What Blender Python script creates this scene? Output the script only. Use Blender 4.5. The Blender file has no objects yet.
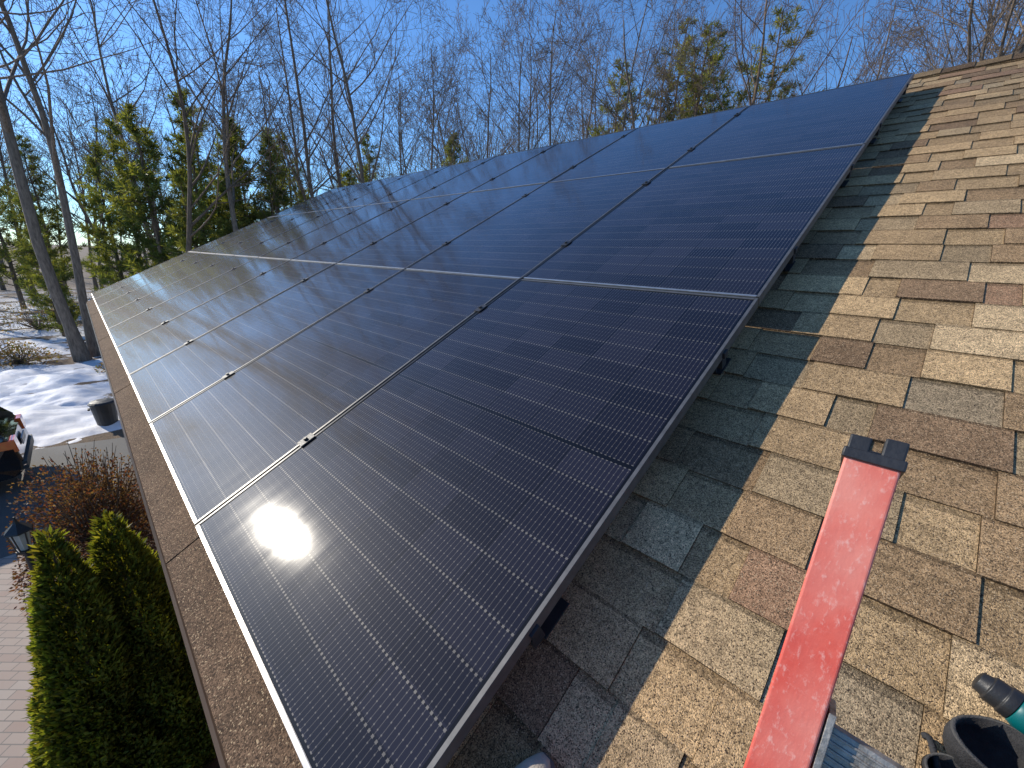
import bpy, bmesh, math, random
import numpy as np
from mathutils import Vector, Matrix, noise
random.seed(7); rng=np.random.default_rng(7)
scene=bpy.context.scene
H=4.5; TH=math.radians(26.57)
cT,sT=math.cos(TH),math.sin(TH)
A=Vector((cT,0,sT)); B=Vector((0,1,0)); N=Vector((-sT,0,cT))
D=0.974; C=Vector((0,0,H))
def R(a,b,h=0.0): return C+A*a+B*b+N*(h-D)

# ---------------------------------------------------------------- materials
def new_mat(name):
    m=bpy.data.materials.new(name); m.use_nodes=True
    nt=m.node_tree; nt.nodes.clear()
    out=nt.nodes.new('ShaderNodeOutputMaterial'); p=nt.nodes.new('ShaderNodeBsdfPrincipled')
    nt.links.new(p.outputs[0],out.inputs[0])
    return m,nt,p,out
def M(nt,op,a,b=None,c=None):
    n=nt.nodes.new('ShaderNodeMath'); n.operation=op
    for i,v in enumerate((a,b,c)):
        if v is None: continue
        if isinstance(v,(int,float)): n.inputs[i].default_value=v
        else: nt.links.new(v,n.inputs[i])
    return n.outputs[0]
def mix(nt,f,a,b,bt='MIX'):
    n=nt.nodes.new('ShaderNodeMix'); n.data_type='RGBA'; n.blend_type=bt
    for s,v in ((n.inputs[0],f),(n.inputs[6],a),(n.inputs[7],b)):
        if isinstance(v,(int,float)): s.default_value=v
        elif isinstance(v,tuple): s.default_value=(*v[:3],1)
        else: nt.links.new(v,s)
    return n.outputs[2]
def coords(nt,kind='Object'):
    return nt.nodes.new('ShaderNodeTexCoord').outputs[kind]
def noise_t(nt,scale,detail=4,rough=.55,vec=None):
    n=nt.nodes.new('ShaderNodeTexNoise'); n.inputs['Scale'].default_value=scale
    n.inputs['Detail'].default_value=detail; n.inputs['Roughness'].default_value=rough
    nt.links.new(vec if vec is not None else coords(nt),n.inputs['Vector']); return n
def ramp(nt,f,lo,hi,a=0.0,b=1.0):
    n=nt.nodes.new('ShaderNodeMapRange'); n.inputs[1].default_value=lo; n.inputs[2].default_value=hi
    n.inputs[3].default_value=a; n.inputs[4].default_value=b
    nt.links.new(f,n.inputs[0]); return n.outputs[0]
def bump(nt,p,h,strength=.3,dist=.01):
    n=nt.nodes.new('ShaderNodeBump'); n.inputs['Strength'].default_value=strength; n.inputs['Distance'].default_value=dist
    nt.links.new(h,n.inputs['Height']); nt.links.new(n.outputs[0],p.inputs['Normal'])
def simple(name,c1,c2=None,scale=8,rough=.6,metal=0,bs=0.0,bscale=None,coat=0):
    m,nt,p,o=new_mat(name)
    if c2 is None: c2=tuple(x*.75 for x in c1)
    n=noise_t(nt,scale)
    nt.links.new(mix(nt,ramp(nt,n.outputs[0],.35,.65),c1,c2),p.inputs['Base Color'])
    p.inputs['Roughness'].default_value=rough; p.inputs['Metallic'].default_value=metal
    p.inputs['Coat Weight'].default_value=coat
    if bs: bump(nt,p,noise_t(nt,bscale or scale*6).outputs[0],bs)
    return m

def granule(name,base=None,attr=None,vs=520):
    m,nt,p,o=new_mat(name)
    if attr:
        at=nt.nodes.new('ShaderNodeAttribute'); at.attribute_name=attr; col=at.outputs['Color']
    else: col=base
    co=coords(nt)
    v=nt.nodes.new('ShaderNodeTexVoronoi'); v.inputs['Scale'].default_value=vs; nt.links.new(co,v.inputs['Vector'])
    sp=nt.nodes.new('ShaderNodeSeparateColor'); nt.links.new(v.outputs['Color'],sp.inputs[0])
    g=M(nt,'MULTIPLY_ADD',sp.outputs[0],1.15,.40)
    n1=noise_t(nt,75,3,.7,co); n2=noise_t(nt,3.0,3,.6,co); n4=noise_t(nt,14,4,.65,co)
    g=M(nt,'MULTIPLY',g,ramp(nt,n1.outputs[0],.3,.7,.70,1.30))
    g=M(nt,'MULTIPLY',g,ramp(nt,n2.outputs[0],.3,.7,.84,1.16))
    g=M(nt,'MULTIPLY',g,ramp(nt,n4.outputs[0],.3,.7,.84,1.14))
    cc=nt.nodes.new('ShaderNodeCombineColor')
    for i in range(3): nt.links.new(g,cc.inputs[i])
    c=mix(nt,1.0,col,cc.outputs[0],'MULTIPLY')
    c=mix(nt,M(nt,'GREATER_THAN',sp.outputs[1],.95),c,(.48,.34,.20))
    c=mix(nt,M(nt,'GREATER_THAN',sp.outputs[2],.92),c,(.055,.036,.024))
    nt.links.new(c,p.inputs['Base Color']); p.inputs['Roughness'].default_value=.93
    p.inputs['Specular IOR Level'].default_value=.2
    hh=M(nt,'ADD',M(nt,'MULTIPLY',v.outputs['Distance'],-.6),n1.outputs[0])
    bump(nt,p,hh,.55,.003)
    return m
mat_sh=granule('shingle_granules',attr='tabcol')
mat_guard=granule('gutter_guard_granules',base=(.150,.093,.056),vs=330)

# solar glass
def solar_mat():
    m,nt,p,o=new_mat('solar_cells_under_glass')
    co=coords(nt)
    s=nt.nodes.new('ShaderNodeSeparateXYZ'); nt.links.new(co,s.inputs[0])
    x,y=s.outputs[0],s.outputs[1]
    u=M(nt,'MULTIPLY_ADD',x,1/.1835,3.0); fu=M(nt,'FRACT',u)
    ay=M(nt,'ABSOLUTE',y)
    v=M(nt,'DIVIDE',M(nt,'SUBTRACT',ay,.006),.0925); fv=M(nt,'FRACT',v)
    ex=M(nt,'MULTIPLY',M(nt,'SUBTRACT',.5,M(nt,'ABSOLUTE',M(nt,'SUBTRACT',fu,.5))),.1835)
    ey=M(nt,'MULTIPLY',M(nt,'SUBTRACT',.5,M(nt,'ABSOLUTE',M(nt,'SUBTRACT',fv,.5))),.0925)
    gap=M(nt,'MAXIMUM',M(nt,'LESS_THAN',ex,.0016),M(nt,'LESS_THAN',ey,.0012))
    border=M(nt,'MAXIMUM',M(nt,'GREATER_THAN',M(nt,'ABSOLUTE',x),.5505),
             M(nt,'MAXIMUM',M(nt,'GREATER_THAN',ay,.8385),M(nt,'LESS_THAN',ay,.006)))
    w=M(nt,'MULTIPLY',M(nt,'ABSOLUTE',M(nt,'SUBTRACT',M(nt,'FRACT',M(nt,'MULTIPLY',fu,14.0)),.5)),.0131)
    wire=M(nt,'LESS_THAN',w,.0005)
    dash=M(nt,'MULTIPLY',M(nt,'LESS_THAN',ey,.0026),M(nt,'LESS_THAN',w,.0030))
    pad=M(nt,'MULTIPLY',M(nt,'LESS_THAN',M(nt,'ABSOLUTE',M(nt,'SUBTRACT',M(nt,'FRACT',M(nt,'MULTIPLY',fv,4.0)),.5)),.06),M(nt,'LESS_THAN',w,.0015))
    silver=M(nt,'MAXIMUM',M(nt,'MAXIMUM',M(nt,'MULTIPLY',wire,.60),M(nt,'MULTIPLY',dash,.88)),M(nt,'MULTIPLY',pad,.72))
    silver=M(nt,'MULTIPLY',silver,M(nt,'SUBTRACT',1.0,border))
    cv=nt.nodes.new('ShaderNodeCombineXYZ')
    nt.links.new(M(nt,'FLOOR',u),cv.inputs[0]); nt.links.new(M(nt,'FLOOR',M(nt,'MULTIPLY',y,1/.0925)),cv.inputs[1])
    oi=nt.nodes.new('ShaderNodeObjectInfo'); nt.links.new(M(nt,'MULTIPLY',oi.outputs['Random'],91.0),cv.inputs[2])
    wn=nt.nodes.new('ShaderNodeTexWhiteNoise'); nt.links.new(cv.outputs[0],wn.inputs[0])
    silver=M(nt,'MULTIPLY',silver,ramp(nt,wn.outputs[0],0,1,.78,1.0))
    cell=mix(nt,wn.outputs[0],(.006,.006,.012),(.015,.0145,.025))
    c=mix(nt,M(nt,'MAXIMUM',gap,border),cell,(.003,.003,.004))
    c=mix(nt,silver,c,(.18,.165,.145))
    nt.links.new(c,p.inputs['Base Color'])
    nt.links.new(M(nt,'MULTIPLY',silver,.25),p.inputs['Metallic'])
    p.inputs['Roughness'].default_value=.5
    p.inputs['Specular IOR Level'].default_value=.06
    p.inputs['Coat Weight'].default_value=1.0; p.inputs['Coat IOR'].default_value=1.36
    mp=nt.nodes.new('ShaderNodeMapping'); mp.inputs['Scale'].default_value=(5,.7,1); nt.links.new(co,mp.inputs[0])
    n=noise_t(nt,2.5,4,.6,mp.outputs[0])
    nt.links.new(ramp(nt,n.outputs[0],.3,.7,.062,.092),p.inputs['Coat Roughness'])
    return m
mat_solar=solar_mat()
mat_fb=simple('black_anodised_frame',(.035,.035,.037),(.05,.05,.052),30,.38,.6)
mat_fs=simple('aluminium_and_lit_rim',(.62,.60,.57),(.5,.48,.45),30,.36,.85)  # silver eave trim and bolts; other row rims carry sunlit brightness in colour
mat_fm=simple('anodised_lit_edge',(.19,.182,.17),(.14,.135,.125),30,.42,.6)  # lighter copy of the black frame: lit edges put into the colour
mat_blk=simple('black_plastic',(.02,.02,.021),(.03,.03,.032),20,.45,0,.1)

# ---------------------------------------------------------------- mesh helpers
def link(o,parent=None):
    scene.collection.objects.link(o)
    if parent: o.parent=parent
    return o
def obj_from(name,verts,faces,mats,parent=None,fmat=None,smooth=False,col=None,colname='lc'):
    me=bpy.data.meshes.new(name)
    if isinstance(verts,np.ndarray): verts=verts.tolist()
    if isinstance(faces,np.ndarray): faces=faces.tolist()
    me.from_pydata([tuple(v) for v in verts],[],faces)
    for m in (mats if isinstance(mats,list) else [mats]): me.materials.append(m)
    if fmat is not None: me.polygons.foreach_set('material_index',fmat)
    if smooth: me.polygons.foreach_set('use_smooth',[True]*len(me.polygons))
    if col is not None:
        at=me.attributes.new(colname,'FLOAT_COLOR','FACE')
        cc=np.ones((len(me.polygons),4),dtype=np.float32); cc[:,:3]=np.asarray(col)
        at.data.foreach_set('color',cc.ravel())
    me.update()
    return link(bpy.data.objects.new(name,me),parent)
def empty(name,loc=(0,0,0)):
    e=bpy.data.objects.new(name,None); e.location=loc; e.empty_display_size=.2; return link(e)
class MB:
    def __init__(s): s.v=[];s.f=[];s.m=[]
    def box(s,o,x,y,z,mi=0):
        o=Vector(o);x=Vector(x);y=Vector(y);z=Vector(z);b=len(s.v)
        for k in (0,1):
            for q in (o,o+x,o+x+y,o+y): s.v.append(q+z*k)
        for f in ((3,2,1,0),(4,5,6,7),(0,1,5,4),(1,2,6,5),(2,3,7,6),(3,0,4,7)):
            s.f.append([b+i for i in f]); s.m.append(mi)
    def cbox(s,c,x,y,z,mi=0):
        c=Vector(c);x=Vector(x);y=Vector(y);z=Vector(z); s.box(c-x/2-y/2-z/2,x,y,z,mi)
    def prism(s,prof,o,ex,ez,ey,mi=0):
        b=len(s.v);n=len(prof);o=Vector(o)
        for k in (0,1):
            for (px,pz) in prof: s.v.append(o+Vector(ex)*px+Vector(ez)*pz+Vector(ey)*k)
        for i in range(n):
            j=(i+1)%n; s.f.append([b+i,b+j,b+n+j,b+n+i]); s.m.append(mi)
        s.f.append([b+i for i in range(n)][::-1]); s.m.append(mi)
        s.f.append([b+n+i for i in range(n)]); s.m.append(mi)
    def tube(s,pts,rads,sides=8,mi=0,cap=True):
        b=len(s.v);pts=[Vector(p) for p in pts]
        for i,p in enumerate(pts):
            d=(pts[min(i+1,len(pts)-1)]-pts[max(i-1,0)]).normalized()
            r=Vector((0,0,1)) if abs(d.z)<.9 else Vector((1,0,0))
            e1=d.cross(r).normalized(); e2=d.cross(e1)
            for k in range(sides):
                t=2*math.pi*k/sides; s.v.append(p+(e1*math.cos(t)+e2*math.sin(t))*rads[i])
        for i in range(len(pts)-1):
            for k in range(sides):
                k2=(k+1)%sides
                s.f.append([b+i*sides+k,b+i*sides+k2,b+(i+1)*sides+k2,b+(i+1)*sides+k]); s.m.append(mi)
        if cap:
            s.f.append([b+k for k in range(sides)][::-1]); s.m.append(mi)
            e=b+(len(pts)-1)*sides; s.f.append([e+k for k in range(sides)]); s.m.append(mi)
    def build(s,name,mats,parent=None,bevel=0,smooth=False):
        o=obj_from(name,s.v,s.f,mats,parent,fmat=s.m,smooth=smooth)
        if bevel:
            bm=bmesh.new(); bm.from_mesh(o.data); bmesh.ops.recalc_face_normals(bm,faces=bm.faces); bm.to_mesh(o.data); bm.free()
            md=o.modifiers.new('b','BEVEL'); md.width=bevel; md.segments=3; md.limit_method='ANGLE'
        return o

# ---------------------------------------------------------------- camera
f=408.0
dB=Vector((68-512,242-384,f)).normalized(); dA=Vector((1049-512,-121-384,f)).normalized()
dA=(dA-dB*dA.dot(dB)).normalized(); dn=-(dB.cross(dA))
cu=dn*cT+dA*sT; cx=dA*cT-dn*sT
right=Vector((cx.x,dB.x,cu.x)); down=Vector((cx.y,dB.y,cu.y)); fwd=Vector((cx.z,dB.z,cu.z))
mw=Matrix((( right.x,-down.x,-fwd.x,0),(right.y,-down.y,-fwd.y,0),(right.z,-down.z,-fwd.z,H),(0,0,0,1)))
cd=bpy.data.cameras.new('camera'); cam=bpy.data.objects.new('camera',cd); link(cam); cam.matrix_world=mw
cd.sensor_width=36; cd.lens=f/1024*36; cd.clip_start=.02; cd.clip_end=3000
scene.camera=cam

# ---------------------------------------------------------------- light
sd=Vector((-.328,.809,.487)).normalized()
el=math.asin(sd.z); az=math.atan2(sd.x,sd.y)
w=bpy.data.worlds.new('World'); scene.world=w; w.use_nodes=True
nt=w.node_tree; nt.nodes.clear()
sky=nt.nodes.new('ShaderNodeTexSky'); sky.sky_type='NISHITA'; sky.sun_disc=False
sky.sun_elevation=el; sky.sun_rotation=az; sky.air_density=1.0; sky.dust_density=.15; sky.ozone_density=1.8
bg=nt.nodes.new('ShaderNodeBackground'); bg.inputs[1].default_value=.12
wo=nt.nodes.new('ShaderNodeOutputWorld')
nt.links.new(mix(nt,1.0,sky.outputs[0],(.70,1.08,1.52),'MULTIPLY'),bg.inputs[0]); nt.links.new(bg.outputs[0],wo.inputs[0])
sl=bpy.data.lights.new('sun','SUN'); sl.energy=5.0; sl.angle=math.radians(.53); sl.color=(1,.92,.79)
so=link(bpy.data.objects.new('sun',sl)); so.rotation_mode='QUATERNION'; so.rotation_quaternion=sd.to_track_quat('Z','Y'); so.location=(-10,30,40)
scene.view_settings.view_transform='Standard'; scene.view_settings.look='None'; scene.view_settings.exposure=0

# ---------------------------------------------------------------- house
house=empty('house')
B0,B1=-6.0,11.15; EA=-.462; RA=5.46
pal=[((.50,.335,.170),6),((.43,.285,.145),7),((.34,.218,.112),4.5),((.39,.275,.15),3),((.35,.205,.115),1.8),((.56,.395,.215),2.2),((.24,.150,.082),1.8),((.37,.275,.165),1)]
pc=[p[0] for p in pal]; pw=[p[1] for p in pal]
verts=[];faces=[];cols=[]
E=.1435; a=-.285; ci=0
def quad(pts,col):
    b=len(verts); verts.extend(pts); faces.append([b,b+1,b+2,b+3]); cols.append(col)
while a<RA-.02:
    a1=min(a+E,RA-.01)
    b=B0-random.random()*.3; tooth=random.random()<.5
    while b<B1:
        wd=random.uniform(.12,.27) if tooth else random.uniform(.08,.22)
        b2=min(b+wd,B1); bs=max(b,B0)
        if b2-bs>.01:
            h=.0085 if tooth else .0048
            h+=random.uniform(-.0010,.0010); da=random.uniform(-.0025,.0025)
            base=random.choices(pc,pw)[0]; k=random.uniform(.88,1.06)*(1.0 if tooth else .86)
            col=tuple(x*k for x in base)
            g=.0010 if tooth else 0
            lo=a+da; hu=.0008+(.004 if tooth else 0)
            P=[R(lo,bs+g,h),R(lo,b2-g,h),R(a1+.003,b2-g,hu),R(a1+.003,bs+g,hu)]
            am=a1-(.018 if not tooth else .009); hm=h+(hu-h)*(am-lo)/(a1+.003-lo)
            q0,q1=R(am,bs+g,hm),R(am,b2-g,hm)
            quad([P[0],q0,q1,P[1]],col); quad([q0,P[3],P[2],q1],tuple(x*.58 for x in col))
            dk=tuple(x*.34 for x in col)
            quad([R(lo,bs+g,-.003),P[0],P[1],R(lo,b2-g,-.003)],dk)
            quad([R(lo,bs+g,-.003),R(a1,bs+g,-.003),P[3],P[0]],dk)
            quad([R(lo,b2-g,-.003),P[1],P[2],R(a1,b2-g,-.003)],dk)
        b=b2; tooth=not tooth
    a+=E; ci+=1
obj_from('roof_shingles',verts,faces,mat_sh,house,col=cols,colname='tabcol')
mat_deck=simple('roof_deck',(.06,.045,.035),rough=.9)
mb=MB()
mb.prism([(EA+.01,-.004),(RA,-.004),(RA,-.03),(EA+.01,-.03)],R(0,B0,0),A,N,B*(B1-B0))
A2=Vector((cT,0,-sT)); N2=Vector((sT,0,cT)); rp=R(RA,B0,0)
mb.prism([(0,-.0),(5.9,0),(5.9,-.03),(0,-.03)],rp,A2,N2,B*(B1-B0))
mb.build('roof_deck',[mat_deck],house)
verts=[];faces=[];cols=[]
a=0
while a<5.8:
    b=B0
    while b<B1:
        b2=min(b+random.uniform(.15,.5),B1); base=random.choices(pc,pw)[0]
        q=lambda aa,bb,h: rp+A2*aa+B*(bb-B0)+N2*h
        quad([q(a,b,.003),q(a,b2,.003),q(a+E,b2,.010),q(a+E,b,.010)],base); b=b2
    a+=E
obj_from('back_slope_shingles',verts,faces,mat_sh,house,col=cols,colname='tabcol')
verts=[];faces=[];cols=[]
b=B0
while b<B1:
    col=tuple(x*.42 for x in random.choices(pc,pw)[0]); b2=min(b+.19,B1)
    p=lambda bb,h: R(RA,bb,0)+Vector((0,0,.02+h))
    l=lambda bb,h: R(RA,bb,0)-A*.14+N*(.016+h)
    r=lambda bb,h: R(RA,bb,0)+A2*.14+N2*(.016+h)
    quad([l(b,.006),p(b,.01),p(b2,.002),l(b2,.001)],col); quad([p(b,.01),r(b,.006),r(b2,.001),p(b2,.002)],col)
    quad([l(b,-.016),l(b,.006),l(b2,.001),l(b2,-.016)],tuple(x*.4 for x in col))
    b=b2
obj_from('ridge_caps',verts,faces,mat_sh,house,col=cols,colname='tabcol')
mb=MB(); b=B0
edges=[B0]; x=B0+.35
while x<B1: edges.append(x); x+=1.22
edges.append(B1)
for i in range(len(edges)-1):
    b0,b1=edges[i]+.003,edges[i+1]-.003
    mb.prism([(EA,-.006),(EA+.004,.006),(EA+.2,.0125),(EA+.2,-.004),(EA+.01,-.010)],R(0,b0,.002+(i%2)*.002),A,N,B*(b1-b0),0)
mb.build('gutter_guard',[mat_guard],house)
mat_gut=simple('brown_gutter_metal',(.10,.065,.045),(.12,.08,.055),5,.4,.3)
mb=MB(); e=R(EA,B0,0)
mb.prism([(-.004,-.006),(-.012,-.03),(-.012,-.07),(.03,-.125),(.12,-.125),(.12,-.01),(.114,-.01),(.114,-.119),(.034,-.119),(-.006,-.068),(-.006,-.03),(.002,-.008)],e,Vector((1,0,0)),Vector((0,0,1)),B*(B1-B0))
mb.box(e+Vector((.123,0,-.2)),(.022,0,0),(0,B1-B0,0),(0,0,.2))
mb.box(e+Vector((.146,0,-.2)),(.45,0,0),(0,B1-B0,0),(0,0,.012))
mb.build('gutter',[mat_gut],house)
m,nt,p,o=new_mat('clapboard_siding')
s=nt.nodes.new('ShaderNodeSeparateXYZ'); nt.links.new(coords(nt),s.inputs[0])
fr=M(nt,'FRACT',M(nt,'MULTIPLY',s.outputs[2],9.0)); nn=noise_t(nt,3)
nt.links.new(mix(nt,M(nt,'LESS_THAN',fr,.08),mix(nt,nn.outputs[0],(.42,.36,.27),(.36,.31,.23)),(.12,.1,.08)),p.inputs['Base Color']); bump(nt,p,fr,.5,.02)
mat_wall=m
wx0=.6; wx1=R(RA,0,0).x*2-.6
def rz(X): return (R(0,0,-.06).z+(X-R(0,0,-.06).x)*math.tan(TH))
mb=MB()
prof=[(wx0,0),(wx1,0),(wx1,rz(wx0)),((wx0+wx1)/2,rz((wx0+wx1)/2)),(wx0,rz(wx0))]
mb.prism(prof,(0,B0+.3,0),(1,0,0),(0,0,1),B*(B1-B0-.6))
mb.build('walls',[mat_wall],house)
mat_trim=simple('white_trim',(.7,.69,.66),rough=.5); mat_win=simple('window_glass',(.03,.035,.04),rough=.06)
mb=MB()
for yy in (1.2,5.0,8.6):
    mb.box((wx0-.03,yy,1.0),(.035,0,0),(0,1.3,0),(0,0,1.3),0)
    for zz in (1.06,1.68):
        mb.box((wx0-.036,yy+.07,zz),(.012,0,0),(0,1.16,0),(0,0,.56),1)
mb.build('windows',[mat_trim,mat_win],house)
mb=MB()
for bb in (B0-.02,B1):
    mb.prism([(EA,-.035),(RA+.001,-.035),(RA+.001,-.2),(EA,-.2)],R(0,bb,0.03),A,N,B*.02)
mb.build('rake_boards',[mat_gut],house)

# ---------------------------------------------------------------- solar panels
PW,PL,PT=1.134,1.712,.035; lip=.0105
mb=MB()
def pbox(x0,x1,y0,y1,z0,z1,mi): mb.box((x0,y0,z0),(x1-x0,0,0),(0,y1-y0,0),(0,0,z1-z0),mi)
hx,hy=PW/2,PL/2
def rim(x0,x1,y0,y1,top,side):
    pbox(x0,x1,y0,y1,-PT,-.0016,side); pbox(x0+.0006,x1-.0006,y0+.0006,y1-.0006,-.0016,0,top)
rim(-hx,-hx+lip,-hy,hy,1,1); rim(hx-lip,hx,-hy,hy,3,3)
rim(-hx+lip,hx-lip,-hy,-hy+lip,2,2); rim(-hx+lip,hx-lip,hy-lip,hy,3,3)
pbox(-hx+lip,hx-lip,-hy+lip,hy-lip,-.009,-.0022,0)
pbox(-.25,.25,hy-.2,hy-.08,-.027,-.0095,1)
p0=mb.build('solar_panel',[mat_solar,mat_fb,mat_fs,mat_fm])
pm=p0.data; bpy.data.objects.remove(p0)
b00=.39; a00=-.294
rot=Matrix((( -B.x,A.x,N.x),(-B.y,A.y,N.y),(-B.z,A.z,N.z))).to_4x4()
for j in range(3):
    for k in range(9):
        o=link(bpy.data.objects.new('solar_panel',pm))
        tilt=Matrix.Rotation(math.radians(random.uniform(-.12,.12)),4,'X')@Matrix.Rotation(math.radians(random.uniform(-.16,.16)),4,'Y')
        if k==0 and j==0: tilt=Matrix.Identity(4)
        o.matrix_world=Matrix.Translation(R(a00+PL/2+1.722*j,b00+PW/2+1.146*k,.139+random.uniform(-.0006,.0006)))@rot@tilt
mb=MB(); bend=b00+9*1.146
for j in range(3):
    for off in (.42,1.40):
        aa=a00+1.722*j+off
        mb.box(R(aa-.016,b00-.001,.066),A*.032,B*(bend-b00+.01),N*.036,0)
        b=b00+.03
        while b<bend:
            mb.box(R(aa+.018,b,.012),A*.006,B*.04,N*.08,0)
            mb.box(R(aa+.018,b-.015,.0125),A*.09,B*.07,N*.006,0)
            mb.tube([R(aa+.06,b+.02,.018),R(aa+.06,b+.02,.028)],[.009,.009],6,1)
            b+=1.2
        for k in range(1,9):
            bc=b00+1.146*k-.006
            mb.cbox(R(aa,bc,.1415),A*.06,B*.040,N*.006,0)
            mb.tube([R(aa,bc,.142),R(aa,bc,.153)],[.009,.008],6,0)
        mb.cbox(R(aa,bend+.002,.122),A*.034,B*.022,N*.036,0)
        mb.cbox(R(aa,b00-.003,.117),A*.026,B*.008,N*.020,0)
mb.build('mounting_rails',[mat_blk,mat_fs])

# ---------------------------------------------------------------- ladder
m,nt,p,o=new_mat('red_fibreglass')
mp=nt.nodes.new('ShaderNodeMapping'); mp.inputs['Rotation'].default_value=(0,math.radians(31.5),0); mp.inputs['Scale'].default_value=(1,1,.12)
nt.links.new(coords(nt),mp.inputs[0])
n1=noise_t(nt,14,6,.65); n2=noise_t(nt,170,4,.65); n3=noise_t(nt,6.0,4); n4=noise_t(nt,160,3,.7,mp.outputs[0])
c=mix(nt,ramp(nt,n1.outputs[0],.3,.75),(.55,.034,.020),(.70,.10,.06))
c=mix(nt,ramp(nt,n3.outputs[0],.42,.66,0,.70),c,(.80,.33,.25))
c=mix(nt,ramp(nt,n2.outputs[0],.56,.75,0,.28),c,(.80,.42,.34))
c=mix(nt,ramp(nt,n4.outputs[0],.56,.74,0,.50),c,(.82,.55,.47))
nt.links.new(c,p.inputs['Base Color']); p.inputs['Roughness'].default_value=.48; bump(nt,p,n4.outputs[0],.2,.002)
mat_red=m
lad=empty('ladder')
P0=C+Vector((.390,-.0145,-.470)); P1=C+Vector((.5596,-.0064,-.192))
L=(P1-P0).normalized(); L=Vector((L.x,0,L.z)).normalized()
Yv=Vector((0,1,0)); Q=L.cross(Yv).normalized()
if Q.x<0: Q=-Q
topP=P1-L*.006; botlen=(topP.z-0.02)/L.z+.02
mb=MB()
wF=.047
def rail(yc,sgn):
    dp=.078; t=.005
    o0=topP-L*botlen
    pf=[(-wF/2,0),(wF/2,0),(wF/2,dp),(-wF/2,dp),(-wF/2,dp-t),(wF/2-t,dp-t),(wF/2-t,t),(-wF/2,t)]
    pf=[(sgn*x,y) for x,y in pf]
    mb.prism(pf,Vector((o0.x,yc,o0.z)),Yv,Q,L*botlen,0)
yc=-.008
rail(yc,1); rail(yc-.46,-1)
lo=mb.build('rails',[mat_red],lad,bevel=.0025)
mb=MB(); s=.285
while s<botlen-.2:
    c0=topP-L*s
    cc=Vector((c0.x,yc+.018,c0.z))+Q*.030
    pf=[(-.020,-.014),(.020,-.014),(.022,-.006),(.016,.014),(0,.022),(-.016,.014),(-.022,-.006)]
    mb.prism(pf,cc,L,Q,-Yv*.496,0)
    for rr in (-.014,-.007,0,.007,.014):
        mb.box(cc+L*(rr-.0012)-Q*.0155,L*.0024,-Yv*.496,Q*.0015,0)
    for yy in (yc-.028,yc-.43):
        mb.cbox(Vector((c0.x,yy,c0.z))+Q*.035,L*.066,Yv*.006,Q*.066,0)
    s+=.305
mat_al=simple('worn_aluminium',(.42,.39,.35),(.22,.20,.17),60,.5,.6,.2,200)
mb.build('rungs',[mat_al],lad,bevel=.0012)
for yy in (yc,yc-.46):
    mb=MB(); c0=Vector((topP.x,yy,topP.z))
    mb.cbox(c0+Q*.039+L*.002,L*.012,Yv*(wF+.006),Q*.086,0)
    mb.cbox(c0+Q*.012+L*.016-Yv*.0145,L*.024,Yv*.019,Q*.026,0)
    mb.cbox(c0+Q*.012+L*.014+Yv*.0145,L*.020,Yv*.019,Q*.026,0)
    mb.cbox(c0+Q*.060+L*.013,L*.016,Yv*(wF+.001),Q*.030,0)
    mb.tube([c0+Q*.032+L*.012-Yv*.024,c0+Q*.032+L*.012+Yv*.024],[.005,.005],8,0)
    mb.build('end_cap',[mat_blk],lad,bevel=.004)

# ---------------------------------------------------------------- tool bag, drill, shoe
mat_cloth=simple('black_nylon',(.018,.018,.02),(.035,.034,.036),60,.8,0,.4,400)
mat_trimc=simple('grey_webbing',(.075,.07,.065),(.05,.048,.045),80,.8,0,.3,300)
mat_teal=simple('teal_plastic',(.0,.12,.125),(.0,.09,.10),10,.4)
bag=empty('tool_bag')
mb=MB()
def pouch(ac,bc,ra,rb,h,mi=0,n=28):
    b=len(mb.v); rings=[(0.9,.012),(1.0,.03),(1.04,h*.6),(1.0,h),(.90,h+.002),(.88,h*.3)]
    for (k,hh) in rings:
        for i in range(n):
            t=2*math.pi*i/n; wv=1+.05*math.sin(3*t+hh*30)
            mb.v.append(R(ac+ra*k*wv*math.cos(t),bc+rb*k*wv*math.sin(t),hh+.008*math.sin(2*t+ac*9)*(hh>h*.5)))
    for r in range(len(rings)-1):
        for i in range(n):
            j=(i+1)%n; mb.f.append([b+r*n+i,b+r*n+j,b+(r+1)*n+j,b+(r+1)*n+i]); mb.m.append(1 if r in(3,) else mi)
    mb.f.append([b+(len(rings)-1)*n+i for i in range(n)]); mb.m.append(mi)
pouch(.400,-.230,.040,.050,.07); pouch(.475,-.31,.05,.055,.085); pouch(.38,-.34,.07,.05,.085); pouch(.345,-.195,.026,.030,.035)
mb.build('pouches',[mat_cloth,mat_trimc],bag,smooth=True)
mb=MB()
pts=[R(.385-.018*t+.008*math.sin(t*3),-.165-.012*t,.012+.008*abs(math.sin(t*1.6))) for t in [i*.25 for i in range(16)]]
mb.tube(pts,[.005]*16,6,0)
mb.build('straps',[mat_cloth],bag,smooth=True)
dr=empty('cordless_drill')
mb=MB()
c0=R(.462,-.245,.080); ax=(A*.25+B*.8+N*.05).normalized(); dn_=(A*-.3-B*.4-N*.6); dn_=(dn_-ax*dn_.dot(ax)).normalized(); sd_=ax.cross(dn_)
mb.tube([c0-ax*.075,c0-ax*.07,c0-ax*.03,c0-ax*.022],[.018,.024,.026,.024],20,1)
mb.tube([c0-ax*.0215,c0-ax*.015,c0+ax*.000,c0+ax*.008],[.0245,.026,.026,.023],20,0)
mb.tube([c0+ax*.0085,c0+ax*.02,c0+ax*.021,c0+ax*.036,c0+ax*.037,c0+ax*.048,c0+ax*.05],[.0225,.022,.020,.020,.017,.014,.007],20,1)
mb.tube([c0-ax*.045+dn_*.02,c0-ax*.055+dn_*.05,c0-ax*.06+dn_*.07],[.019,.016,.018],12,1)
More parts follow.
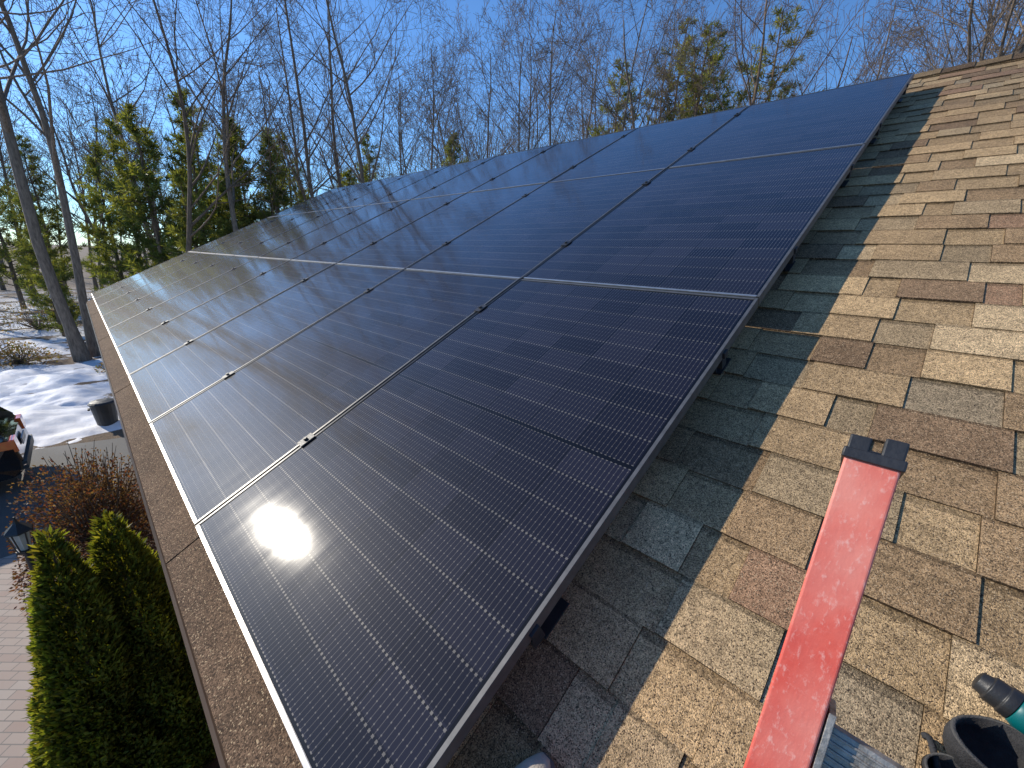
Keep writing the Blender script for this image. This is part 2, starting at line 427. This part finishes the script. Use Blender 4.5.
mb.cbox(c0-ax*.02+dn_*.032,ax*.012,sd_*.010,dn_*.018,1)
mb.build('drill_body',[mat_teal,mat_blk],dr,bevel=.0015,smooth=True)
mat_shoe=simple('tan_suede',(.50,.44,.35),(.40,.35,.27),40,.8,0,.3,300)
mat_sole=simple('rubber_sole',(.12,.11,.10),rough=.8)
sh=empty('work_shoe')
def shoe_loft(rings,name,m):
    n=20; mb=MB()
    for (a_,w_,h0,h1) in rings:
        for i in range(n):
            t=2*math.pi*i/n; cc,ss=math.cos(t),math.sin(t)
            sq=lambda v:math.copysign(abs(v)**.75,v)
            mb.v.append(R(a_,.282+sq(cc)*w_*.5+(a_)*.12,(h0+h1)/2+sq(ss)*(h1-h0)/2))
    for r in range(len(rings)-1):
        for i in range(n):
            j=(i+1)%n; mb.f.append([r*n+i,r*n+j,(r+1)*n+j,(r+1)*n+i]); mb.m.append(0)
    mb.f.append(list(range(n))[::-1]); mb.m.append(0); mb.f.append([(len(rings)-1)*n+i for i in range(n)]); mb.m.append(0)
    mb.build(name,[m],sh,smooth=True)
T=-.006
shoe_loft([(T+.0,.016,.03,.042),(T-.006,.026,.024,.052),(T-.025,.050,.022,.064),(T-.06,.084,.022,.075),(T-.10,.096,.022,.088),(T-.15,.09,.022,.11),(T-.20,.08,.022,.14),(T-.26,.075,.022,.15),(T-.285,.06,.022,.14)],'upper',mat_shoe)
shoe_loft([(T+.002,.02,.011,.026),(T-.004,.036,.011,.028),(T-.025,.062,.011,.028),(T-.07,.10,.011,.028),(T-.12,.10,.011,.028),(T-.2,.08,.011,.028),(T-.27,.084,.011,.028),(T-.295,.06,.011,.028)],'sole',mat_sole)

# ---------------------------------------------------------------- ground
m,nt,p,o=new_mat('leaf_litter_and_snow')
co=coords(nt); s=nt.nodes.new('ShaderNodeSeparateXYZ'); nt.links.new(co,s.inputs[0])
n1=noise_t(nt,.42,6,.6,co); n2=noise_t(nt,7,6,.7,co); n3=noise_t(nt,30,4,.7,co)
lit=mix(nt,ramp(nt,n2.outputs[0],.35,.65),(.20,.13,.075),(.08,.058,.038))
lit=mix(nt,ramp(nt,n3.outputs[0],.5,.7),lit,(.30,.21,.12))
mask=ramp(nt,M(nt,'ADD',n1.outputs[0],M(nt,'MULTIPLY',n2.outputs[0],.14)),.535,.565)
mask=M(nt,'MULTIPLY',mask,M(nt,'MULTIPLY',M(nt,'GREATER_THAN',s.outputs[1],13.0),ramp(nt,s.outputs[1],40,65,1,0)))
nt.links.new(mix(nt,mask,lit,(.84,.84,.85)),p.inputs['Base Color']); p.inputs['Roughness'].default_value=.9
bump(nt,p,M(nt,'ADD',n3.outputs[0],mask),.6,.08)
mat_ground=m
obj_from('ground',[(-700,-500,0),(700,-500,0),(700,1000,0),(-700,1000,0)],[[0,1,2,3]],mat_ground)
m,nt,p,o=new_mat('asphalt'); n1=noise_t(nt,60,5,.7); n2=noise_t(nt,.7,4)
c=mix(nt,n1.outputs[0],(.07,.068,.065),(.14,.135,.125)); c=mix(nt,ramp(nt,n2.outputs[0],.5,.65,0,.35),c,(.19,.185,.175))
nt.links.new(c,p.inputs['Base Color']); p.inputs['Roughness'].default_value=.8; bump(nt,p,n1.outputs[0],.4,.01)
def poly(name,pts,z,mat): return obj_from(name,[(x,y,z) for x,y in pts],[list(range(len(pts)))],mat)
poly('driveway',[(-30,8.8),(-1.3,8.8),(-.7,9.3),(-.2,10.2),(.1,11.5),(.1,13.0),(-1.5,13.5),(-4,13.7),(-30,14)],.004,m)
m,nt,p,o=new_mat('brick_pavers')
br=nt.nodes.new('ShaderNodeTexBrick'); mp=nt.nodes.new('ShaderNodeMapping'); mp.inputs['Rotation'].default_value=(0,0,.785)
nt.links.new(coords(nt),mp.inputs[0]); nt.links.new(mp.outputs[0],br.inputs['Vector'])
br.inputs['Scale'].default_value=1; br.inputs['Brick Width'].default_value=.2; br.inputs['Row Height'].default_value=.1; br.inputs['Mortar Size'].default_value=.006
br.inputs['Color1'].default_value=(.34,.23,.18,1); br.inputs['Color2'].default_value=(.42,.34,.28,1); br.inputs['Mortar'].default_value=(.13,.115,.10,1)
nz=noise_t(nt,3,4); nt.links.new(mix(nt,M(nt,'MULTIPLY',nz.outputs[0],.6),br.outputs[0],(.38,.33,.29)),p.inputs['Base Color']); p.inputs['Roughness'].default_value=.8
bump(nt,p,br.outputs['Fac'],-.4,.01)
mat_pav=m
poly('brick_walkway',[(-3.6,-4),(-1.12,-4),(-1.08,2),(-1.10,6.0),(-1.45,8.8),(-3.6,8.8)],.005,mat_pav)
mat_mulch=simple('bark_mulch',(.12,.065,.04),(.05,.032,.022),40,.95,0,.9,60)
poly('mulch_bed',[(-1.11,-4),(.6,-4),(.6,10.4),(-.2,10.2),(-.7,9.3),(-1.3,8.8),(-1.09,6.0),(-1.07,2)],.009,mat_mulch)
mb=MB()
y=-3.0
while y<8.7:
    xx=-1.10 if y<6 else -1.10-(y-6)*.10
    mb.cbox((xx+random.uniform(-.004,.004),y,.04),(.09,0,0),(0,.19,0),(0,0,.07)); y+=.2
mb.build('paver_edging',[mat_pav],bevel=.006)
mb=MB()
mb.box((-.55,2.1,0),(1.1,0,0),(0,1.0,0),(0,0,.34)); mb.box((-.85,2.1,0),(.3,0,0),(0,1.0,0),(0,0,.17))
mb.build('brick_stoop',[mat_pav],bevel=.01)
mat_snow,nt,p,o=new_mat('old_snow'); ns=noise_t(nt,5,6,.65)
nt.links.new(mix(nt,ramp(nt,ns.outputs[0],.6,.8),(.90,.89,.88),(.70,.66,.60)),p.inputs['Base Color']); p.inputs['Roughness'].default_value=.7; bump(nt,p,ns.outputs[0],.35,.05)
def snow(name,cx_,cy_,rx,ry,hh,seed):
    n=44; V=[];F=[]
    for i in range(n):
        for j in range(n):
            u=(i/(n-1)*2-1);v=(j/(n-1)*2-1)
            r=math.sqrt(u*u+v*v); q=noise.noise(Vector((u*2.2+seed,v*2.2,seed)))*.55+noise.noise(Vector((u*7+seed,v*7,seed)))*.22
            z=hh*(1-r*1.25+q)
            V.append((cx_+u*rx,cy_+v*ry,min(z,hh*.8+z*.15)-.02))
    for i in range(n-1):
        for j in range(n-1):
            q=[i*n+j,(i+1)*n+j,(i+1)*n+j+1,i*n+j+1]
            if max(V[k][2] for k in q)>-.08: F.append(q)
    obj_from(name,V,F,mat_snow,smooth=True)
snow('snow_bank',-1.5,15.4,2.9,2.1,.35,1.3); snow('snow_bank',-4.5,15.7,3,2.0,.4,5.1); snow('snow_bank',-1.2,17.8,2.0,1.6,.24,4.1)
snow('snow_bank',-1.0,20.3,1.8,1.7,.2,9.7); snow('snow_bank',-3.2,21,2.4,3,.22,3.3); snow('snow_bank',1.2,24,2.0,2.5,.2,7.7); snow('snow_bank',-2.6,27,2.4,3,.2,2.2)

# ---------------------------------------------------------------- trees
def bark(name,c1,c2):
    m,nt,p,o=new_mat(name); mp=nt.nodes.new('ShaderNodeMapping'); mp.inputs['Scale'].default_value=(6,6,1.2)
    nt.links.new(coords(nt),mp.inputs[0]); n=noise_t(nt,3,3,.7,mp.outputs[0])
    nt.links.new(mix(nt,ramp(nt,n.outputs[0],.35,.65),c1,c2),p.inputs['Base Color']); p.inputs['Roughness'].default_value=.9
    return m
mat_bark=bark('grey_bark',(.25,.19,.14),(.11,.082,.06)); mat_bark2=bark('brown_bark',(.22,.145,.092),(.09,.062,.042))
def leafmat(name,tr=.42):
    m,nt,p,o=new_mat(name); at=nt.nodes.new('ShaderNodeAttribute'); at.attribute_name='lc'
    nt.links.new(at.outputs['Color'],p.inputs['Base Color']); p.inputs['Roughness'].default_value=.6; p.inputs['Specular IOR Level'].default_value=.3
    t=nt.nodes.new('ShaderNodeBsdfTranslucent'); nt.links.new(mix(nt,1.0,at.outputs['Color'],(2.5,2.2,.7),'MULTIPLY'),t.inputs[0])
    ms=nt.nodes.new('ShaderNodeMixShader'); ms.inputs[0].default_value=tr
    nt.links.new(p.outputs[0],ms.inputs[1]); nt.links.new(t.outputs[0],ms.inputs[2]); nt.links.new(ms.outputs[0],o.inputs[0]); return m
mat_leaf=leafmat('foliage')
def rv(): return Vector((random.gauss(0,1),random.gauss(0,1),random.gauss(0,1))).normalized()
def perp(d):
    r=rv(); return (r-d*r.dot(d)).normalized()
def bare_tree(seed,height=17,rad=.17,lean=0.0,low=.33,wig=.10,nch=(15,7,5,3,0),maxlv=4,thick=.004):
    random.seed(seed); mb=MB()
    sides=[7,5,4,3,3]; nseg=[13,7,5,3,2]
    if maxlv<4: sides=[5,4,3,3,3]; nseg=[9,5,4,3,2]
    def grow(p,d,length,r,lv):
        n=nseg[lv]; pts=[p];rads=[r]; ds=[d]
        for i in range(n):
            d=(d+perp(d)*random.uniform(.02,wig*(1+lv*.8))+Vector((0,0,1))*(.04 if lv==0 else .07)).normalized()
            p=p+d*(length/n); pts.append(p); ds.append(d)
            k=(i+1)/n; rads.append(max(r*(1-k*.82),thick))
        if lv==0: rads[0]=r*1.5
        mb.tube(pts,rads,sides[lv],0,cap=False)
        if lv<maxlv:
            for c in range(nch[lv]+random.choice((-1,0,1))):
                t=random.uniform(low if lv==0 else .2,.97); i=min(int(t*n),n-1); ft=t*n-i
                q=pts[i].lerp(pts[i+1],ft); dd=ds[i+1]
                ang=math.radians(random.uniform(28,58)); nd=(dd*math.cos(ang)+perp(dd)*math.sin(ang)).normalized()
                ln=length*((.50-.26*t) if lv==0 else random.uniform(.38,.6)*(1.1-.5*t))
                rr=max((rads[i]*(1-ft)+rads[i+1]*ft)*random.uniform(.42,.62),.0045)
                grow(q,nd,ln*random.uniform(.8,1.2),rr,lv+1)
    grow(Vector((0,0,-.1)),Vector((lean,0,1)).normalized(),height,rad,0)
    me=bpy.data.meshes.new('bare_tree'); me.from_pydata([tuple(v) for v in mb.v],[],mb.f); me.materials.append(mat_bark if seed%3 else mat_bark2)
    me.polygons.foreach_set('use_smooth',[True]*len(me.polygons)); me.update(); return me
bare=[bare_tree(s,height=h,rad=r,low=l,wig=w,thick=.006,nch=(14,6,5,3,0)) for s,h,r,l,w in ((11,18,.17,.36,.1),(12,16,.13,.3,.13),(13,19,.19,.4,.09),(14,15,.11,.25,.14),(15,17,.15,.45,.11),(16,13,.09,.2,.15),(17,18,.16,.3,.16))]
barefar=[bare_tree(s,height=h,rad=r,low=.25,wig=.13,nch=(16,7,4,0,0),maxlv=3,thick=.010) for s,h,r in ((31,17,.15),(32,15,.13),(34,18,.16),(37,14,.12))]

def blades(cent,dirs,lens,wids,cols):
    n=len(cent); dirs=dirs/np.linalg.norm(dirs,axis=1,keepdims=True)
    r=rng.normal(size=(n,3)); s=np.cross(dirs,r); s/=np.linalg.norm(s,axis=1,keepdims=True)+1e-9
    L_=lens[:,None]; W_=wids[:,None]
    v=np.stack([cent,cent+dirs*L_*.5+s*W_*.5,cent+dirs*L_,cent+dirs*L_*.5-s*W_*.5],1).reshape(-1,3)
    fc=np.arange(4*n).reshape(-1,4); return v,fc,cols
def pine(seed,height=13,spread=2.6,crown0=.15,nb=95,dens=14,shape=1.0,g=(.050,.085,.028)):
    random.seed(seed); rg=np.random.default_rng(seed); mb=MB()
    lean=[Vector((random.uniform(-.2,.2)*i/6,random.uniform(-.2,.2)*i/6,height*i/6)) for i in range(7)]
    mb.tube(lean,[.16*(1-i/6.6)+.01 for i in range(7)],6,0,cap=False)
    C_=[];D_=[];K=[]
    for i in range(nb):
        t=crown0+(1-crown0)*(i+random.random())/nb
        z=t*height; prof=((1-(t-crown0)/(1-crown0))**.75*shape+.08)
        ln=spread*prof*random.uniform(.55,1.15); an=random.random()*6.283
        d=Vector((math.cos(an),math.sin(an),random.uniform(-.05,.35)))
        k=min(int(t*6),5); p=lean[k].lerp(lean[k+1],t*6-k); pts=[p]
        for j in range(4):
            d=(d+Vector((0,0,.10))+rv()*.12).normalized(); p=p+d*ln/4; pts.append(p)
        mb.tube(pts,[.035*(1-j/4.5)*(.4+prof) for j in range(5)],3,0,cap=False)
        tone=random.uniform(.6,1.5)
        for j in range(int(dens*max(ln,.6))):
            u=random.uniform(.25,1.0)*4; q=min(int(u),3); c=pts[q].lerp(pts[q+1],u-q)+Vector(rv())*random.uniform(0,.10+.17*(1-u/5)*ln)
            for e in range(6):
                C_.append(c+rv()*.05); D_.append(d*.7+rv()+Vector((0,0,.3))); K.append(tone*random.uniform(.7,1.3))
    C_=np.array([tuple(c) for c in C_]);D_=np.array([tuple(c) for c in D_]);K=np.array(K)[:,None]
    n=len(C_); yl=rg.random((n,1))
    cols=(np.array(g)[None,:]*(1-yl*.5)+np.array((.20,.18,.045))[None,:]*yl*.5)*K
    v,fc,cols=blades(C_,D_,rg.uniform(.18,.38,n),rg.uniform(.03,.06,n),cols)
    nv=len(mb.v); V=np.array([tuple(q) for q in mb.v]); V=np.vstack([V,v])
    F=mb.f+(fc+nv).tolist(); fm=[0]*len(mb.f)+[1]*n; cl=np.vstack([np.full((len(mb.f),3),.1),cols])
    o=obj_from('t',V,F,[mat_bark2,mat_leaf],fmat=fm,col=cl); me=o.data; bpy.data.objects.remove(o); return me
pines=[pine(21,13,2.8,.12,95,17,g=(.085,.12,.042)),pine(22,11,2.2,.05,95,18,g=(.075,.11,.04)),pine(23,16,3.4,.45,60,14,shape=.85,g=(.10,.125,.045)),pine(24,9,1.9,.03,90,18,g=(.095,.125,.042)),pine(25,17,3.8,.5,46,14,shape=.9,g=(.12,.13,.045))]
random.seed(99)
def place(me,name,x,y,s=1,rz_=None,parent=None,tilt=(0,0)):
    o=bpy.data.objects.new(name,me); link(o,parent); o.location=(x,y,0); o.scale=(s,s,s*random.uniform(.95,1.05))
    o.rotation_euler=(tilt[0],tilt[1],random.random()*6.283 if rz_ is None else rz_); return o
place(bare[2],'bare_tree',-.5,23.3,1.05,tilt=(0,-.10)); place(bare[0],'bare_tree',-.1,24.0,.95,tilt=(.03,-.02))
place(bare[1],'bare_tree',3.4,24.5,1.0)
place(bare[0],'bare_tree',5.6,23.5,.9)
def ring(src,n,a0,a1,r0,r1,parent=None,smin=.85,smax=1.15):
    for i in range(n):
        az_=math.radians(a0+(a1-a0)*(i+random.random())/n); r=random.uniform(r0,r1)
        place(random.choice(src),'bare_tree',math.sin(az_)*r,math.cos(az_)*r,random.uniform(smin,smax),parent=parent)
ring(bare,22,14,104,21,30); ring(bare,13,10,106,34,46,None,1,1.25)
fo=empty('distant_forest')
ring(barefar,32,0,106,38,60,fo,1.0,1.3); ring(barefar,30,-20,112,70,115,fo,1.1,1.4)
ring(barefar,22,-14,10,45,80,fo,.8,1.05)
for (x,y,k,s) in ((5.0,27,0,.85),(7.0,28,1,1.0),(3.4,29,3,1.2),(8.5,26.5,1,.9),(10.5,30,0,.85),(6.2,32,0,.95),(1.8,33,1,.85),(15,31,3,1.1),(4.2,25.2,3,.85),(9.2,28.5,0,.8),(6.0,25.5,3,.9),(7.6,30,3,1.2),(2.6,31,0,.8),
                  (20,25.5,1,1.1),(22.5,26,3,1.0),(26,11.2,2,1.08),(28,13.5,4,1.05),(24.5,15.5,2,.95),(31,9,4,1.1),(33,14,2,1.1),(-3,44,0,.8),(18,34,0,1),(-1,30,3,.7)):
    place(pines[k],'pine_tree',x,y,s)
for i in range(10):
    az_=math.radians(random.uniform(-4,60)); r=random.uniform(42,70)
    place(random.choice(pines[:2]+pines[3:4]),'pine_tree',math.sin(az_)*r,math.cos(az_)*r,random.uniform(.8,1.1),parent=fo)
def bush(name,x,y,z0,rx,ry,rzz,n,cols,lsz,twigs=60,shell=.55):
    mb=MB()
    for i in range(twigs):
        d=rv(); d.z=abs(d.z)+.25; d.normalize(); k=random.uniform(.6,1.0)
        e=Vector((d.x*rx*k,d.y*ry*k,d.z*rzz*k)); mid=e*.5+rv()*.12*rx
        mb.tube([Vector((0,0,0)),mid,e],[.012,.008,.003],3,0,cap=False)
    d=rng.normal(size=(n,3)); d/=np.linalg.norm(d,axis=1,keepdims=True); d[:,2]=np.abs(d[:,2])*1.0-.15
    k=rng.uniform(shell,1,n)**.6
    nz=np.array([noise.noise(Vector(q)*2.3+Vector((x,y,0))) for q in d.tolist()])
    k=k*(1+nz*.35); c=d*k[:,None]*np.array((rx,ry,rzz)); keep=(nz+rng.normal(0,.15,n))>-.30; c=c[keep]; d=d[keep]; nn=len(c)
    ci=rng.integers(0,len(cols),nn); cl=np.array(cols)[ci]*rng.uniform(.6,1.35,(nn,1))*(1+.9*nz[keep][:,None])
    v,fc,cl=blades(c,d+rng.normal(0,.6,(nn,3)),rng.uniform(.7,1.3,nn)*lsz,rng.uniform(.4,.7,nn)*lsz,np.clip(cl,0,1))
    nv=len(mb.v); V=np.vstack([np.array([tuple(q) for q in mb.v]),v])
    o=obj_from(name,V,mb.f+(fc+nv).tolist(),[mat_bark2,mat_leaf],fmat=[0]*len(mb.f)+[1]*nn,col=np.vstack([np.full((len(mb.f),3),.1),cl]))
    o.location=(x,y,z0); return o
bush('japanese_maple',-.44,7.5,.35,.90,1.15,1.68,17000,[(.10,.036,.032),(.09,.045,.036),(.10,.062,.042),(.055,.032,.025)],.042,190,.2)
bush('rhododendron',.05,5.6,.2,.45,.8,.95,5000,[(.07,.09,.03),(.10,.07,.035),(.09,.06,.03)],.06)
bush('boxwood_shrub',-.75,5.4,.1,.3,.4,.5,4500,[(.08,.12,.03),(.10,.14,.04)],.035)
bush('dormant_shrub',-.55,9.3,.1,.5,.5,.7,1600,[(.15,.09,.05),(.2,.13,.07)],.05,120)
for (x,y,s_) in ((-2.2,24,1.0),(.6,20.5,.8),(2.4,22,1.2),(-3.5,26,1.3),(4.5,26,1.4),(6.5,25,1.5),(1.5,28,1.6),(-2,33,1.8),(0,36,2),(-4.5,31,1.7)):
    bush('brush_shrub',x,y,0,s_,s_,s_*1.0,1500,[(.20,.13,.075),(.15,.11,.06),(.11,.11,.045)],.09,90,.3)

def arbor(x,y,h,r,seed):
    rg=np.random.default_rng(seed); n=48000
    t=1-np.sqrt(rg.random(n)); t=np.clip(t,0,1); an=rg.random(n)*2*np.pi
    prof=np.where(t<.2,.80+.20*np.sin(t/.2*np.pi/2),(1-((t-.2)/.8))**.88)*r
    V=np.stack([np.cos(an)*2.2,np.sin(an)*2.2,t*h*2.2],1)
    nz=np.array([noise.noise(Vector(q)+Vector((seed,0,0)))+.5*noise.noise(Vector(q)*3.1) for q in V.tolist()])
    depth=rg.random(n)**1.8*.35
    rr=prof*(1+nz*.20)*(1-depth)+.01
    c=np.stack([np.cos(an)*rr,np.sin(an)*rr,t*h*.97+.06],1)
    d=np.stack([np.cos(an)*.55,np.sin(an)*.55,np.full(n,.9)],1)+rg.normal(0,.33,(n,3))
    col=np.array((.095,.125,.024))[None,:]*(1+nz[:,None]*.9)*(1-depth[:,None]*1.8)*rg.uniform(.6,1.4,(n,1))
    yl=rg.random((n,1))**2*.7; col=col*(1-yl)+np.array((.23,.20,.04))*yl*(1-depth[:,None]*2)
    v,fc,col=blades(c,d,rg.uniform(.035,.085,n),rg.uniform(.012,.026,n),np.clip(col,.004,1))
    mb=MB(); mb.tube([(0,0,0),(0,0,h*.5),(0,0,h*.93)],[.06,.04,.008],7,0)
    nv=len(mb.v); VV=np.vstack([np.array([tuple(q) for q in mb.v]),v])
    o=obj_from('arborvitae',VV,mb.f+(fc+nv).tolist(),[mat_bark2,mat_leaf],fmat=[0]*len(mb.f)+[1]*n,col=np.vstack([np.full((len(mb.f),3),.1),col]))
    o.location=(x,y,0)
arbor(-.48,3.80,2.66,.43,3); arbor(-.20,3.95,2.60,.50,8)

# ---------------------------------------------------------------- trash can, lamp, car
mat_can=simple('dark_plastic_bin',(.03,.032,.035),(.04,.042,.045),6,.5)
mb=MB()
mb.tube([(0,0,0),(0,0,.05),(0,0,.60)],[.19,.20,.25],20,0); mb.tube([(0,0,.60),(0,0,.64)],[.27,.27],20,0)
mb.tube([(0,0,.642),(0,0,.67),(0,0,.70)],[.26,.23,.1],20,0)
mb.cbox((.27,0,.5),(.05,0,0),(0,.14,0),(0,0,.04)); mb.cbox((-.27,0,.5),(.05,0,0),(0,.14,0),(0,0,.04))
o=mb.build('trash_can',[mat_can],bevel=.01); o.location=(-.18,14.2,0.005)
mat_lampg=simple('lantern_glass',(.55,.55,.5),rough=.2)
mb=MB()
mb.tube([(0,0,0),(0,0,.08),(0,0,.1),(0,0,1.2)],[.07,.06,.03,.028],12,0)
mb.tube([(0,0,1.2),(0,0,1.23),(0,0,1.26)],[.03,.08,.08],6,0)
mb.tube([(0,0,1.265),(0,0,1.48)],[.055,.085],6,1)
for i in range(6):
    t=i*math.pi/3; mb.tube([(.066*math.cos(t),.066*math.sin(t),1.26),(.098*math.cos(t),.098*math.sin(t),1.49)],[.007,.007],5,0)
mb.tube([(0,0,1.485),(0,0,1.5),(0,0,1.58),(0,0,1.60),(0,0,1.66)],[.12,.115,.03,.02,.006],6,0)
o=mb.build('lamp_post',[mat_blk,mat_lampg]); o.location=(-.98,6.4,0)

car=empty('parked_car',(-1.38,12.0,0))
mat_paint=simple('black_car_paint',(.012,.012,.014),(.015,.015,.017),3,.25,.2,coat=1)
mat_tl=simple('tail_light_lens',(.85,.20,.03),(.8,.12,.02),8,.2,coat=1); mat_tire=simple('tire_rubber',(.02,.02,.02),rough=.85)
mat_glass=simple('car_glass',(.01,.012,.014),rough=.04,coat=1)
prof=[(.10,.32),(.0,.42),(-.02,.62),(.03,.98),(.10,1.08),(.42,1.56),(.62,1.66),(1.4,1.72),(2.3,1.68),(2.6,1.58),(3.25,1.14),(4.2,1.02),(4.55,.82),(4.62,.6),(4.58,.34),
 (4.1,.30),(4.05,.5),(3.9,.66),(3.65,.72),(3.4,.66),(3.25,.5),(3.2,.28),(1.25,.28),(1.2,.5),(1.05,.66),(.8,.72),(.55,.66),(.4,.5),(.36,.30)]
bm=bmesh.new()
def tp(x,z,sgn):
    wv=.90-.02*max(0,.6-z)-(.26*max(0,z-1.05)/.67)
    wv-= .10*max(0,1-(x+.02)/.35)**2+.12*max(0,(x-4.1)/.5)**2
    return sgn*wv
ringL=[bm.verts.new((-x,tp(x,z,-1),z)) for x,z in prof]; ringR=[bm.verts.new((-x,tp(x,z,1),z)) for x,z in prof]
n=len(prof)
for i in range(n):
    j=(i+1)%n; bm.faces.new([ringL[i],ringL[j],ringR[j],ringR[i]])
bm.faces.new(ringL[::-1]); bm.faces.new(ringR); bmesh.ops.recalc_face_normals(bm,faces=bm.faces)
bmesh.ops.triangulate(bm,faces=[f_ for f_ in bm.faces if len(f_.verts)>4])
me=bpy.data.meshes.new('body'); bm.to_mesh(me); bm.free(); me.materials.append(mat_paint)
o=link(bpy.data.objects.new('body',me),car); md=o.modifiers.new('b','BEVEL'); md.width=.04; md.segments=3; md.limit_method='ANGLE'; md.angle_limit=.5
mb=MB()
for sg in (-1,1):
    for pl in ([(.55,1.12),(.72,1.55),(1.45,1.62),(1.45,1.10)],[(1.52,1.10),(1.52,1.62),(2.3,1.58),(2.42,1.10)],[(2.5,1.10),(2.4,1.54),(3.0,1.16)]):
        b=len(mb.v)
        for x_,z_ in pl: mb.v.append(Vector((-x_,tp(x_,z_,sg)+sg*.004,z_)))
        mb.f.append([b+i for i in range(len(pl))]); mb.m.append(0)
b=len(mb.v)
for (x_,z_,yy) in ((.10,1.12,-.72),(.10,1.12,.72),(.395,1.54,.6),(.395,1.54,-.6)): mb.v.append(Vector((-x_+.02,yy,z_)))
mb.f.append([b,b+1,b+2,b+3]); mb.m.append(0)
for sg in (-1,1):
    mb.cbox((-.02,sg*.70,.92),(.06,0,.0),(0,.30,0),(-.02,0,.24),1)
    mb.cbox((-.14,sg*.845,.95),(.28,0,0),(0,.06,0),(0,0,.16),1)
mb.cbox((.02,0,.50),(.07,0,0),(0,1.6,0),(0,0,.16),2); mb.cbox((.02,0,.80),(.02,0,0),(0,.5,0),(0,0,.13),3)
mb.build('glass_and_lights',[mat_glass,mat_tl,mat_can,mat_trim],car)
mb=MB()
for x_ in (.8,3.65):
    for sg in (-1,1):
        mb.tube([(-x_,sg*.66,.34),(-x_,sg*.68,.34),(-x_,sg*.87,.34),(-x_,sg*.89,.34)],[.30,.34,.34,.30],28,0)
        mb.tube([(-x_,sg*.892,.34),(-x_,sg*.90,.34)],[.2,.18],14,1)
mb.build('wheels',[mat_tire,mat_al],car)
